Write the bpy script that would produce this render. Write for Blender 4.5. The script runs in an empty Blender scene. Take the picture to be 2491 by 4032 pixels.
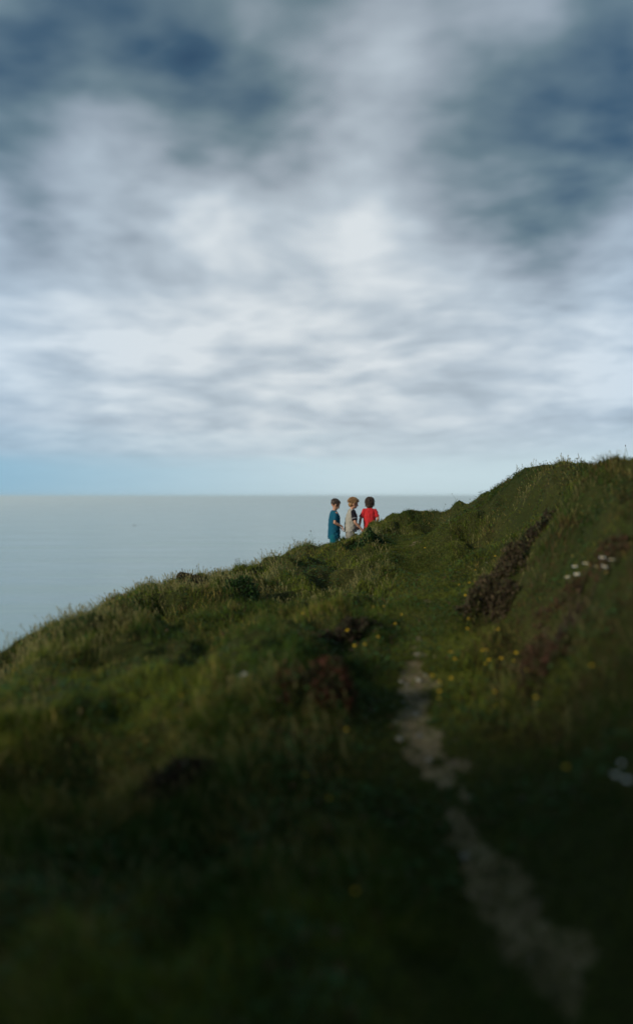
import bpy, bmesh, math, random
import numpy as np
from mathutils import Vector, Matrix

random.seed(7)
RNG = np.random.default_rng(11)
scene = bpy.context.scene
COL = scene.collection
R = math.radians

# ------------------------------------------------------------------ camera
FPX = 3136.0          # focal length in photo pixels (28 mm on a 36 mm tall frame)
CX, HY = 1245.5, 1955.0   # photo column of the view axis, row of the horizon
cam_d = bpy.data.cameras.new("camera")
cam = bpy.data.objects.new("camera", cam_d)
COL.objects.link(cam)
cam.location = (0, 0, 0)
cam.rotation_euler = (R(90) - math.atan((2016 - HY) / FPX), 0, 0)
cam_d.sensor_fit = 'VERTICAL'
cam_d.sensor_height = 36.0
cam_d.lens = 28.0
cam_d.clip_start = 0.05
cam_d.clip_end = 200000
cam_d.dof.use_dof = True
cam_d.dof.focus_distance = 14.5
cam_d.dof.aperture_fstop = 0.43
scene.camera = cam
scene.cycles.volume_bounces = 3
scene.view_settings.view_transform = 'Standard'
scene.view_settings.look = 'None'
scene.view_settings.exposure = 0.0
scene.view_settings.gamma = 1.0

# ------------------------------------------------------------------ sun
SUN_AZ = R(-128)      # from straight ahead (+Y), clockwise positive: behind left
SUN_EL = R(20)
sd = bpy.data.lights.new("sun", 'SUN')
sd.energy = 3.3
sd.angle = R(8)
sd.color = (1.0, 0.90, 0.73)
sun = bpy.data.objects.new("sun", sd)
COL.objects.link(sun)
sdir = Vector((math.sin(SUN_AZ) * math.cos(SUN_EL), math.cos(SUN_AZ) * math.cos(SUN_EL), math.sin(SUN_EL)))
sun.rotation_euler = sdir.to_track_quat('Z', 'Y').to_euler()


# ------------------------------------------------------------------ node helper
class NT:
    def __init__(self, tree):
        self.t = tree
        tree.nodes.clear()

    def n(self, typ, **kw):
        nd = self.t.nodes.new(typ)
        for k, v in kw.items():
            if k.startswith('i_'):
                key = k[2:]
                key = int(key) if key.isdigit() else key.replace('_', ' ')
                self.set(nd.inputs[key], v)
            else:
                setattr(nd, k, v)
        return nd

    def set(self, sock, v):
        if isinstance(v, bpy.types.NodeSocket):
            self.t.links.new(v, sock)
        else:
            sock.default_value = v

    def m(self, op, a, b=0.0, c=0.0, clamp=False):
        nd = self.t.nodes.new('ShaderNodeMath')
        nd.operation = op
        nd.use_clamp = clamp
        self.set(nd.inputs[0], a); self.set(nd.inputs[1], b); self.set(nd.inputs[2], c)
        return nd.outputs[0]

    def noise(self, vec, scale, detail=5, rough=0.55, dist=0.0):
        nd = self.n('ShaderNodeTexNoise')
        self.set(nd.inputs['Vector'], vec)
        nd.inputs['Scale'].default_value = scale
        nd.inputs['Detail'].default_value = detail
        nd.inputs['Roughness'].default_value = rough
        nd.inputs['Distortion'].default_value = dist
        return nd.outputs['Fac']

    def ramp(self, fac, stops, interp='LINEAR'):
        nd = self.n('ShaderNodeValToRGB')
        cr = nd.color_ramp
        cr.interpolation = interp
        while len(cr.elements) > 1:
            cr.elements.remove(cr.elements[-1])
        for i, (p, c) in enumerate(stops):
            e = cr.elements[0] if i == 0 else cr.elements.new(p)
            e.position = p
            c = (c, c, c) if isinstance(c, (int, float)) else c
            e.color = (c[0], c[1], c[2], 1)
        self.set(nd.inputs['Fac'], fac)
        return nd.outputs['Color']

    def mix(self, f, a, b, typ='MIX'):
        nd = self.n('ShaderNodeMix', data_type='RGBA', blend_type=typ)
        self.set(nd.inputs[0], f)
        self.set(nd.inputs[6], a if not isinstance(a, tuple) else (*a, 1)[:4])
        self.set(nd.inputs[7], b if not isinstance(b, tuple) else (*b, 1)[:4])
        return nd.outputs[2]

    def comb(self, x, y, z):
        nd = self.n('ShaderNodeCombineXYZ')
        for i, v in enumerate((x, y, z)):
            self.set(nd.inputs[i], v)
        return nd.outputs[0]


# ------------------------------------------------------------------ world: layered cloud deck over a Nishita sky
world = bpy.data.worlds.new("World")
scene.world = world
world.use_nodes = True
W = NT(world.node_tree)
SKY_STR = 0.1
tc = W.n('ShaderNodeTexCoord')
D = tc.outputs['Generated']
sep = W.n('ShaderNodeSeparateXYZ'); W.set(sep.inputs[0], D)
dx, dy, dz = sep.outputs
zc = W.m('MAXIMUM', dz, 0.0)
den = W.m('ADD', zc, 0.17)
P = W.comb(W.m('DIVIDE', dx, den), W.m('DIVIDE', dy, den), 0.0)
sky = W.n('ShaderNodeTexSky', sky_type='NISHITA', sun_disc=False, sun_elevation=SUN_EL, sun_rotation=SUN_AZ,
          altitude=60, air_density=1.0, dust_density=1.5)
base = W.ramp(zc, [(0.0, .66), (.06, .79), (.13, .90), (.20, .86), (.30, .76), (.38, .60), (.45, .49), (.52, .42), (.75, .32), (1.0, .32)], 'EASE')
warp = W.n('ShaderNodeTexNoise'); W.set(warp.inputs['Vector'], P); warp.inputs['Scale'].default_value = 0.9
warp.inputs['Detail'].default_value = 2
wv = W.n('ShaderNodeVectorMath', operation='SCALE'); W.set(wv.inputs[0], warp.outputs['Color']); wv.inputs['Scale'].default_value = 0.35
pv = W.n('ShaderNodeVectorMath', operation='ADD'); W.set(pv.inputs[0], P); W.set(pv.inputs[1], wv.outputs[0])
nA = W.noise(pv.outputs[0], 2.3, 2, .4)
nB = W.noise(pv.outputs[0], 5.0, 2, .42)
nC = W.noise(P, 0.7, 2, .4)
nD = W.noise(pv.outputs[0], 13.0, 2, .4)
amp = W.ramp(zc, [(0.0, .12), (.08, .50), (.2, .74), (.35, .74), (.5, .70), (1, .7)])
nz = W.m('ADD', W.m('MULTIPLY', W.m('SUBTRACT', nA, .5), 1.05), W.m('MULTIPLY', W.m('SUBTRACT', nB, .5), .72))
nz = W.m('ADD', nz, W.m('MULTIPLY', W.m('SUBTRACT', nD, .5), .24))
nz = W.m('ADD', nz, W.m('MULTIPLY', W.m('SUBTRACT', nC, .5), .35))
b = W.m('ADD', base, W.m('MULTIPLY', nz, amp))


def dir_of(u, v):
    return Vector(((u - CX) / FPX, 1.0, (HY - v) / FPX)).normalized()


# directions warped a little so that the large masses keep ragged outlines
dw = W.n('ShaderNodeTexNoise'); W.set(dw.inputs['Vector'], D); dw.inputs['Scale'].default_value = 7.0
dw.inputs['Detail'].default_value = 3
dws = W.n('ShaderNodeVectorMath', operation='MULTIPLY_ADD')
W.set(dws.inputs[0], dw.outputs['Color']); dws.inputs[1].default_value = (.11, .05, .11); dws.inputs[2].default_value = (-.055, -.025, -.055)
Dw = W.n('ShaderNodeVectorMath', operation='ADD'); W.set(Dw.inputs[0], D); W.set(Dw.inputs[1], dws.outputs[0])
K = 1.6475   # 1512-px proof coordinates to photo pixels
# (u, v, radius in radians, brightness change)
masses = [
    (40, 170, .085, -.42), (330, 60, .12, -.16), (230, 170, .10, -.10),
    (640, 110, .05, .16), (900, 40, .06, .20), (850, 250, .08, .24), (1150, 130, .06, .22), (700, 170, .09, -.08), (1000, 120, .04, -.12), (560, 230, .07, -.10), (720, 330, .07, -.12), (1010, 40, .04, -.06), (1480, 20, .07, -.22),
    (1390, 370, .13, -.50), (1120, 350, .10, -.22), (1460, 480, .09, -.25), (650, 330, .07, -.06),
    (140, 320, .09, .30), (380, 400, .07, .10), (720, 450, .08, .08), (460, 470, .03, .08),
    (960, 520, .08, .05), (840, 600, .05, .16), (860, 665, .05, -.14), (1130, 700, .06, .10),
    (0, 230, .07, -.30), (1400, 250, .10, -.18), (1300, 590, .06, -.10), (0, 600, .08, -.14), (430, 250, .06, -.12),
]
for u, v, r, a in masses:
    c = dir_of(u * K, v * K)
    vm = W.n('ShaderNodeVectorMath', operation='DISTANCE')
    W.set(vm.inputs[0], Dw.outputs[0]); vm.inputs[1].default_value = c
    mr = W.n('ShaderNodeMapRange', interpolation_type='SMOOTHERSTEP')
    W.set(mr.inputs[0], vm.outputs['Value'])
    mr.inputs[1].default_value = 0.0; mr.inputs[2].default_value = r * 1.9
    mr.inputs[3].default_value = a * .50; mr.inputs[4].default_value = 0.0
    b = W.m('ADD', b, mr.outputs[0])
cloud = W.ramp(b, [(0.0, (.022, .060, .118)), (.16, (.050, .104, .164)), (.34, (.150, .220, .262)), (.55, (.325, .385, .445)),
                   (.78, (.49, .565, .63)), (1.0, (.70, .755, .79))])
# bluish where cloud thins to the sides
side = W.m('ABSOLUTE', dx)
sidef = W.m('MULTIPLY', W.m('MULTIPLY', side, side), 3.2, clamp=True)
cloud = W.mix(sidef, cloud, W.mix(1.0, cloud, (.72, .90, 1.09), 'MULTIPLY'))
# clear strip under the cloud deck at the horizon
leftf = W.m('MULTIPLY_ADD', dx, -2.4, 0.12, clamp=True)
strip = W.mix(leftf, (.58, .73, .78), (.27, .49, .64))
hz = W.noise(W.comb(W.m('MULTIPLY', dx, 2.5), dy, W.m('MULTIPLY', dz, 34.0)), 1.5, 3, .5)
hf = W.m('ADD', dz, W.m('MULTIPLY', W.m('SUBTRACT', hz, .5), .035))
stripf = W.ramp(hf, [(0.0, .9), (.030, .85), (.062, .28), (.10, .06), (.17, 0.0)], 'EASE')
cloud = W.mix(stripf, cloud, strip)
tenx = W.n('ShaderNodeVectorMath', operation='SCALE'); W.set(tenx.inputs[0], cloud); tenx.inputs['Scale'].default_value = 1 / SKY_STR
cover = W.ramp(b, [(0.0, .93), (.3, .97), (.5, 1.0)])
final = W.mix(cover, sky.outputs[0], tenx.outputs[0])
bg = W.n('ShaderNodeBackground'); W.set(bg.inputs[0], final); bg.inputs[1].default_value = SKY_STR
out = W.n('ShaderNodeOutputWorld'); W.set(out.inputs[0], bg.outputs[0])


# ------------------------------------------------------------------ small helpers
def new_mat(name):
    m = bpy.data.materials.new(name)
    m.use_nodes = True
    return m, NT(m.node_tree)


def simple_mat(name, col, rough=.8, noise=0.0, scale=40, spec=.3, trans=0.0):
    m, t = new_mat(name)
    p = t.n('ShaderNodeBsdfPrincipled')
    if noise:
        g = t.n('ShaderNodeTexCoord')
        f = t.noise(g.outputs['Object'], scale, 4)
        c = t.ramp(f, [(.3, tuple(x * (1 - noise) for x in col)), (.7, tuple(min(1, x * (1 + noise)) for x in col))])
        t.set(p.inputs['Base Color'], c)
    else:
        p.inputs['Base Color'].default_value = (*col, 1)
    p.inputs['Roughness'].default_value = rough
    p.inputs['Specular IOR Level'].default_value = spec
    o = t.n('ShaderNodeOutputMaterial')
    if trans:
        tr = t.n('ShaderNodeBsdfTranslucent'); tr.inputs[0].default_value = (*col, 1)
        mx = t.n('ShaderNodeMixShader'); mx.inputs[0].default_value = trans
        t.set(mx.inputs[1], p.outputs[0]); t.set(mx.inputs[2], tr.outputs[0]); t.set(o.inputs[0], mx.outputs[0])
    else:
        t.set(o.inputs[0], p.outputs[0])
    return m


def tag(o, label=None, cat=None, group=None, kind=None):
    if label: o['label'] = label
    if cat: o['category'] = cat
    if group: o['group'] = group
    if kind: o['kind'] = kind
    return o


def link(name, me, parent=None, mat=None):
    o = bpy.data.objects.new(name, me)
    COL.objects.link(o)
    if mat: me.materials.append(mat)
    if parent: o.parent = parent
    return o


def empty(name, loc, rz=0.0):
    o = bpy.data.objects.new(name, None)
    o.empty_display_size = .1
    COL.objects.link(o)
    o.location = loc
    o.rotation_euler = (0, 0, rz)
    return o


def np_mesh(name, verts, faces_idx, nper, cols=None, smooth=False):
    """verts (N,3); faces_idx flat indices; nper verts per face (int or array)."""
    me = bpy.data.meshes.new(name)
    nf = len(faces_idx) // nper if isinstance(nper, int) else len(nper)
    me.vertices.add(len(verts))
    me.vertices.foreach_set('co', np.ascontiguousarray(verts, dtype=np.float32).ravel())
    me.loops.add(len(faces_idx))
    me.loops.foreach_set('vertex_index', np.ascontiguousarray(faces_idx, dtype=np.int32).ravel())
    me.polygons.add(nf)
    starts = np.arange(nf, dtype=np.int32) * nper if isinstance(nper, int) else np.concatenate([[0], np.cumsum(nper)[:-1]]).astype(np.int32)
    me.polygons.foreach_set('loop_start', starts)
    me.update(calc_edges=True)
    if cols is not None:
        a = me.color_attributes.new('tint', 'FLOAT_COLOR', 'POINT')
        c4 = np.ones((len(verts), 4), dtype=np.float32); c4[:, :3] = cols
        a.data.foreach_set('color', c4.ravel())
    if smooth:
        me.polygons.foreach_set('use_smooth', np.ones(nf, dtype=bool))
    return me


_TAB = RNG.random((256, 256))


def vnoise(x, y, seed=0):
    x = np.asarray(x) + seed * 17.31; y = np.asarray(y) + seed * 9.77
    xi = np.floor(x).astype(int); yi = np.floor(y).astype(int)
    fx = x - xi; fy = y - yi
    fx = fx * fx * fx * (fx * (fx * 6 - 15) + 10); fy = fy * fy * fy * (fy * (fy * 6 - 15) + 10)
    a = _TAB[xi & 255, yi & 255]; b_ = _TAB[(xi + 1) & 255, yi & 255]
    c = _TAB[xi & 255, (yi + 1) & 255]; d = _TAB[(xi + 1) & 255, (yi + 1) & 255]
    return (a * (1 - fx) + b_ * fx) * (1 - fy) + (c * (1 - fx) + d * fx) * fy


def fbm(x, y, oct_=4, seed=0, gain=.5):
    s = 0; a = 1; n = 0
    for k in range(oct_):
        s = s + a * vnoise(x * 2 ** k, y * 2 ** k, seed + k * 3); n += a; a *= gain
    return s / n


def sstep(a, b_, x):
    t = np.clip((x - a) / (b_ - a), 0, 1)
    return t * t * (3 - 2 * t)


# ------------------------------------------------------------------ terrain shape
def gp(u, v, Dp, dz_=0.0):
    """world point on the ground seen at photo pixel (u,v) at forward distance Dp"""
    return ((u - CX) / FPX * Dp, Dp, (HY - v) / FPX * Dp + dz_)


CTRL = []
for (u, v, d) in [
    # foreground
    (0, 4032, 2.5), (1200, 4032, 2.42), (2300, 4020, 2.40), (2491, 3800, 2.5), (1200, 3400, 3.4), (600, 3400, 3.5), (0, 3400, 3.6),
    # path line
    (2000, 3500, 3.15), (1850, 3250, 3.65), (1690, 2950, 4.55), (1640, 2800, 5.2), (1630, 2650, 6.0), (1650, 2500, 7.1),
    (1690, 2350, 8.7), (1700, 2250, 10.2), (1640, 2160, 12.4), (1570, 2110, 14.6),
    # left slope
    (1350, 2760, 5.1), (1250, 2600, 6.0), (1350, 2450, 7.6), (1400, 2330, 9.4), (1150, 2450, 8.2), (1000, 2330, 11.0), (700, 2500, 8.4),
    (400, 2700, 6.1), (0, 2900, 4.8), (800, 2800, 5.2), (1420, 2190, 12.4), (1200, 2260, 12.0), (300, 2550, 7.4), (1250, 2350, 10.0),
    (0, 2590, 7.2), (200, 2475, 8.6), (360, 2400, 10.0), (560, 2312, 12.2), (730, 2275, 13.2), (930, 2230, 14.0), (1060, 2185, 14.4), (1200, 2138, 14.9),
    # crest in front of the children
    (1300, 2130, 15.1), (1400, 2094, 15.3), (1480, 2054, 15.7), (1550, 2018, 16.6), (1640, 2004, 18.2), (1780, 2004, 20.5),
    # right bank
    (2050, 3000, 4.05), (2300, 3000, 3.7), (2491, 3300, 2.95), (2491, 2700, 4.3), (2100, 2600, 5.6), (2250, 2300, 7.0), (1960, 2300, 8.8), (1900, 2450, 7.4), (2080, 2080, 10.6),
    (1850, 2150, 11.5), (2491, 2250, 5.5), (2491, 2000, 6.6), (2250, 2000, 9.2), (2491, 1812, 7.6), (2350, 1822, 9.2), (2200, 1816, 11.2), (2050, 1842, 13.8), (1940, 1920, 15.6), (1850, 1985, 17.6),
    (1800, 2060, 14.5),
]:
    CTRL.append(gp(u, v, d))
# hidden ground behind the crest, under the children, and all round, plus an invented bank behind the camera
CTRL += [(.43, 19, -1.36), (.82, 19, -1.34), (1.27, 19, -1.34), (.8, 22, -2.3), (2.5, 23, -1.1), (3.6, 25, -.9), (-1.5, 19, -2.6), (-3, 17, -3.0), (-4.4, 9.2, -2.3),
         (-4.5, 14.5, -3.0), (-5.5, 12, -3.2), (-8, 10, -4.8), (-10, 18, -8), (0, 30, -8), (5, 32, -5), (5.2, 19, .1), (6, 15, .45), (4.6, 11, .2), (8, 10, .4), (8, 20, .4), (12, 30, 0),
         (15, 10, 1.2), (15, -5, 1.0), (-12, 0, -3.2), (-7.5, 3.5, -2.4), (-3.6, 3, -1.8), (0, 0, -1.62), (1.5, 0, -1.55), (4, 2, -.8), (3, 0, -1.2), (0, -3, -1.5), (-2.4, -.6, -1.5),
         (-4.6, -.8, 1.0), (-6.0, -1.0, 2.2), (-3.6, -3.2, 2.6), (-5.5, -3.0, 3.0), (-1.2, -5.2, 3.0), (1.5, -6.5, 3.0), (-8, -6, 2.6), (-5, -9, 2.6), (2, -10, 2.6), (-12, -10, 0), (8, -10, 1.3), (-20, -15, -2), (20, 20, 1.5),  # raises the unseen bank behind left, added to cast shade over the foreground
         (20, -20, 1), (-20, 10, -12), (-25, 25, -16), (25, 35, -2)]
CTRL = np.array(CTRL)


def tps_fit(c):
    n = len(c)
    d2 = ((c[:, None, :2] - c[None, :, :2]) ** 2).sum(-1)
    Kf = 0.5 * d2 * np.log(d2 + 1e-9)
    A = np.zeros((n + 3, n + 3))
    A[:n, :n] = Kf + np.eye(n) * 0.02
    A[:n, n] = 1; A[:n, n + 1:] = c[:, :2]; A[n, :n] = 1; A[n + 1:, :n] = c[:, :2].T
    return np.linalg.solve(A, np.concatenate([c[:, 2], [0, 0, 0]]))


TPS = tps_fit(CTRL)
PATH = np.array([gp(u, v, d)[:2] for (u, v, d) in [(2400, 4400, 2.0), (2270, 4020, 2.4), (2170, 3789, 2.68), (2043, 3625, 2.92), (1936, 3460, 3.2), (1830, 3196, 3.75), (1700, 2980, 4.5), (1640, 2800, 5.2),
                 (1630, 2650, 6.0), (1650, 2500, 7.1), (1690, 2350, 8.7), (1700, 2250, 10.2), (1640, 2160, 12.4), (1590, 2115, 14.6)]])


def path_dist(x, y):
    best = np.full(x.shape, 1e9)
    for a, c in zip(PATH[:-1], PATH[1:]):
        d = c - a
        t = np.clip(((x - a[0]) * d[0] + (y - a[1]) * d[1]) / (d @ d), 0, 1)
        best = np.minimum(best, np.hypot(x - a[0] - t * d[0], y - a[1] - t * d[1]))
    return best


def height_raw(x, y):
    sh = x.shape
    x = x.ravel(); y = y.ravel()
    z = np.full(x.shape, TPS[-3]) + TPS[-2] * x + TPS[-1] * y
    for i, c in enumerate(CTRL):
        d2 = (x - c[0]) ** 2 + (y - c[1]) ** 2
        z += TPS[i] * 0.5 * d2 * np.log(d2 + 1e-9)
    far = np.hypot(x, y - 8)
    w = sstep(16, 34, far)
    z = z * (1 - w) + w * (np.clip(.06 * x - .12 * y, -14, 3) + 1.0)
    pd = path_dist(x, y)
    off = sstep(.12, .75, pd)
    kid = np.minimum(np.minimum(np.hypot(x - .43, y - 19), np.hypot(x - .82, y - 19)), np.hypot(x - 1.27, y - 19))
    off2 = off * sstep(.1, .9, kid)
    # tussocks and hummocks
    n1 = fbm(x * .55, y * .55, 2, 1) - .5
    n2 = fbm(x * 1.4 + 3, y * 1.2, 2, 5) - .5
    n3 = np.abs(fbm(x * 3.1, y * 2.6, 2, 9) - .5)
    n4 = fbm(x * 7, y * 7, 2, 13) - .5
    near = .55 + .45 * sstep(3, 8, y)
    z += off2 * near * (.46 * n1 + .58 * n2 - .50 * n3 + .07) + (.35 + .65 * off) * .05 * n4
    z -= .05 * (1 - sstep(.1, .45, pd))          # the trodden line lies a little lower
    # fall to the sea
    q = .7 * y - .7 * x - 22 + 3 * (fbm(x * .08, y * .08, 3, 21) - .5)
    z -= np.maximum(q, 0) * 1.25
    z = np.maximum(z, -66)
    return z.reshape(sh)


def axis(lo, hi, c0, c1, fine, grow=1.16, cap=6.0):
    a = list(np.arange(c0, c1 + fine / 2, fine))
    s = fine
    while a[-1] < hi:
        s = min(s * grow, cap); a.append(a[-1] + s)
    s = fine
    while a[0] > lo:
        s = min(s * grow, cap); a.insert(0, a[0] - s)
    return np.array(a)


GX = axis(-140, 160, -6.5, 7.0, .05)
GY = axis(-90, 170, 1.0, 21.5, .05)
GX = np.unique(np.round(np.concatenate([GX[(GX < .25) | (GX > 1.75)], np.arange(.2, 1.8, .02)]), 4))
GY = np.unique(np.round(np.concatenate([GY[(GY < 1.85) | (GY > 7.0)], np.arange(1.8, 7.05, .02)]), 4))
XX, YY = np.meshgrid(GX, GY, indexing='xy')
ZZ = height_raw(XX, YY)
# settle the ridge line: bearing (photo column) and the row its turf reaches
RIDGE = [(0, 2550), (200, 2440), (360, 2389), (560, 2295), (730, 2258), (930, 2225), (1060, 2178), (1200, 2130), (1300, 2122), (1400, 2084), (1480, 2042),
         (1550, 2002), (1640, 1990), (1780, 1995), (1850, 1965), (1940, 1905), (2000, 1865), (2050, 1828), (2200, 1802), (2350, 1805), (2491, 1790)]
_su = np.array([(r[0] - CX) / FPX for r in RIDGE])
_dense = np.linspace(_su[0], _su[-1], 60)
_want = (HY - np.interp(_dense, _su, [r[1] for r in RIDGE]) - 20) / FPX


def _gz(x, y):
    i = np.clip(np.searchsorted(GX, x) - 1, 0, len(GX) - 2); j = np.clip(np.searchsorted(GY, y) - 1, 0, len(GY) - 2)
    return ZZ[j, i]


for _it in range(8):
    yc = []; dt = []
    for s_, w_ in zip(_dense, _want):
        ys = np.arange(6, 26, .05); tt = _gz(s_ * ys, ys) / ys; k = int(np.argmax(tt))
        yc.append(ys[k]); dt.append((w_ - tt[k]) * ys[k])
    yc = np.array(yc); dt = np.array(dt)
    kern = np.array([1, 2, 3, 2, 1]) / 9; dt = np.convolve(np.pad(dt, 2, 'edge'), kern, 'valid'); yc = np.convolve(np.pad(yc, 2, 'edge'), kern, 'valid')
    S_ = XX / np.maximum(YY, .5)
    Yc = np.interp(S_, _dense, yc); Dt = np.interp(S_, _dense, dt)
    dd = YY - Yc
    ZZ = ZZ + Dt * np.exp(-(dd / np.where(dd < 0, 1.8, 3.4)) ** 2) * (YY > 3)


def ground_z(x, y):
    x = np.asarray(x, float); y = np.asarray(y, float)
    i = np.clip(np.searchsorted(GX, x) - 1, 0, len(GX) - 2)
    j = np.clip(np.searchsorted(GY, y) - 1, 0, len(GY) - 2)
    fx = (x - GX[i]) / (GX[i + 1] - GX[i]); fy = (y - GY[j]) / (GY[j + 1] - GY[j])
    return (ZZ[j, i] * (1 - fx) + ZZ[j, i + 1] * fx) * (1 - fy) + (ZZ[j + 1, i] * (1 - fx) + ZZ[j + 1, i + 1] * fx) * fy


def hit(u, v, h=0.0):
    """where the line through photo pixel (u,v) first meets the ground raised by h"""
    ys = np.arange(1.6, 30, .01)
    xs = (u - CX) / FPX * ys
    zs = (HY - v) / FPX * ys
    g = ground_z(xs, ys) + h
    k = np.argmax(zs <= g)
    if zs[k] > g[k]:
        return None
    return float(xs[k]), float(ys[k])


def path_mask(x, y):
    pd = path_dist(x, y)
    n = .55 * fbm(x * 3.0, y * 2.2, 3, 31) + .45 * fbm(x * 13.0, y * 9, 3, 33)
    w = np.interp(y, [2, 3.6, 4.4, 6], [.05, .045, .075, .105]) + np.interp(y, [3.6, 4.4], [.36, .6]) * (n - .5)
    m = w - pd
    # the bare earth shows only along some stretches
    bare = np.interp(y, [0, 2.2, 3.2, 3.75, 4.0, 4.25, 4.6, 6.0, 6.35, 7.0, 8.2, 8.8, 9.4, 12.6, 13.0, 13.8, 14.3],
                     [.02, .02, .02, .01, -.10, -.03, .05, .04, 0, -.12, -.22, -.10, -.22, -.3, -.05, -.06, -.3])
    return m + bare


# ------------------------------------------------------------------ ground and path, cut from one sheet
nx, ny = len(GX), len(GY)
V = np.stack([XX.ravel(), YY.ravel(), ZZ.ravel()], 1)
ii, jj = np.meshgrid(np.arange(nx - 1), np.arange(ny - 1), indexing='xy')
a0 = (jj * nx + ii).ravel()
quads = np.stack([a0, a0 + 1, a0 + nx + 1, a0 + nx], 1)
PM = path_mask(XX, YY)
fc = (PM.ravel()[quads].mean(1) > 0) & (V[quads[:, 0], 1] < 15) & (V[quads[:, 0], 1] > 1.0)


def submesh(name, q):
    used, inv = np.unique(q.ravel(), return_inverse=True)
    return np_mesh(name, V[used], inv, 4, smooth=True)


gm, t = new_mat("turf_soil")
g = t.n('ShaderNodeNewGeometry')
n1 = t.noise(g.outputs['Position'], 1.3, 5)
n2 = t.noise(g.outputs['Position'], 22, 5, .7)
c1 = t.ramp(n1, [(.3, (.020, .032, .008)), (.5, (.034, .044, .010)), (.7, (.050, .050, .014))])
c2 = t.mix(t.ramp(n2, [(.35, 0), (.65, .8)]), c1, (.026, .026, .008))
p = t.n('ShaderNodeBsdfPrincipled'); t.set(p.inputs['Base Color'], c2); p.inputs['Roughness'].default_value = .95
p.inputs['Specular IOR Level'].default_value = .1
bmp = t.n('ShaderNodeBump'); t.set(bmp.inputs['Height'], n2); bmp.inputs['Strength'].default_value = .9; bmp.inputs['Distance'].default_value = .03
t.set(p.inputs['Normal'], bmp.outputs[0])
o = t.n('ShaderNodeOutputMaterial'); t.set(o.inputs[0], p.outputs[0])
ground = link("ground", submesh("ground", quads[~fc]), mat=gm)
tag(ground, kind='structure')

pm, t = new_mat("path_earth")
g = t.n('ShaderNodeNewGeometry')
n1 = t.noise(g.outputs['Position'], 5, 5)
n2 = t.noise(g.outputs['Position'], 45, 5, .7)
vr = t.n('ShaderNodeTexVoronoi'); t.set(vr.inputs['Vector'], g.outputs['Position']); vr.inputs['Scale'].default_value = 38
c1 = t.ramp(n1, [(.32, (.085, .062, .024)), (.5, (.20, .150, .070)), (.68, (.33, .26, .135))])
c2 = t.mix(t.ramp(n2, [(.40, .75), (.6, 0)]), c1, (.06, .047, .028))
c3 = t.mix(t.ramp(vr.outputs['Distance'], [(.0, .6), (.25, .3), (.4, 0)]), c2, (.22, .20, .15))
p = t.n('ShaderNodeBsdfPrincipled'); t.set(p.inputs['Base Color'], c3); p.inputs['Roughness'].default_value = .9
p.inputs['Specular IOR Level'].default_value = .2
bmp = t.n('ShaderNodeBump'); t.set(bmp.inputs['Height'], n2); bmp.inputs['Strength'].default_value = .8; bmp.inputs['Distance'].default_value = .02
t.set(p.inputs['Normal'], bmp.outputs[0])
o = t.n('ShaderNodeOutputMaterial'); t.set(o.inputs[0], p.outputs[0])
path = link("path", submesh("path", quads[fc]), mat=pm)
tag(path, kind='structure')

# ------------------------------------------------------------------ sea
SEA_Z = -60.0
rs = [0.0]
r = 60.0
while r < 90000:
    rs.append(r); r *= 1.35
NA = 96
vs = [(0, 0, SEA_Z)]
fs = []
for r in rs[1:]:
    for k in range(NA):
        an = 2 * math.pi * k / NA
        vs.append((r * math.cos(an), r * math.sin(an), SEA_Z))
for k in range(NA):
    fs.append((0, 1 + k, 1 + (k + 1) % NA))
for q in range(len(rs) - 2):
    for k in range(NA):
        a = 1 + q * NA + k; b_ = 1 + q * NA + (k + 1) % NA
        fs.append((a, a + NA, b_ + NA, b_))
me = bpy.data.meshes.new("sea"); me.from_pydata(vs, [], fs); me.update()
sm, t = new_mat("sea_water")
g = t.n('ShaderNodeNewGeometry')
mp = t.n('ShaderNodeMapping'); t.set(mp.inputs[0], g.outputs['Position']); mp.inputs['Scale'].default_value = (.0035, .022, 1)
nL = t.noise(mp.outputs[0], 1.0, 4, .55)
mp2 = t.n('ShaderNodeMapping'); t.set(mp2.inputs[0], g.outputs['Position']); mp2.inputs['Scale'].default_value = (.05, .16, 1)
nS = t.noise(mp2.outputs[0], 1.0, 4, .6)
p = t.n('ShaderNodeBsdfPrincipled')
t.set(p.inputs['Base Color'], t.ramp(nL, [(.32, (.06, .21, .23)), (.68, (.23, .37, .35))]))
t.set(p.inputs['Roughness'], t.ramp(nL, [(.35, .10), (.65, .22)]))
p.inputs['IOR'].default_value = 1.33
bmp = t.n('ShaderNodeBump'); t.set(bmp.inputs['Height'], t.m('ADD', t.m('MULTIPLY', nS, .6), t.m('MULTIPLY', nL, 2.2)))
bmp.inputs['Strength'].default_value = .40; bmp.inputs['Distance'].default_value = 1.0
t.set(p.inputs['Normal'], bmp.outputs[0])
o = t.n('ShaderNodeOutputMaterial'); t.set(o.inputs[0], p.outputs[0])
sea = link("sea", me, mat=sm)
tag(sea, kind='structure')

# ------------------------------------------------------------------ grass
gmat, t = new_mat("grass_blade")
at = t.n('ShaderNodeAttribute', attribute_name='tint')
p = t.n('ShaderNodeBsdfPrincipled'); t.set(p.inputs['Base Color'], at.outputs['Color']); p.inputs['Roughness'].default_value = .6
p.inputs['Specular IOR Level'].default_value = .12
tr = t.n('ShaderNodeBsdfTranslucent'); t.set(tr.inputs[0], at.outputs['Color'])
mx = t.n('ShaderNodeMixShader'); mx.inputs[0].default_value = .3
t.set(mx.inputs[1], p.outputs[0]); t.set(mx.inputs[2], tr.outputs[0])
o = t.n('ShaderNodeOutputMaterial'); t.set(o.inputs[0], mx.outputs[0])

# coverage of bramble / heather patches, thinning the grass there; filled in below
BUSH = []      # (x, y, rx, ry, rot)


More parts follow.
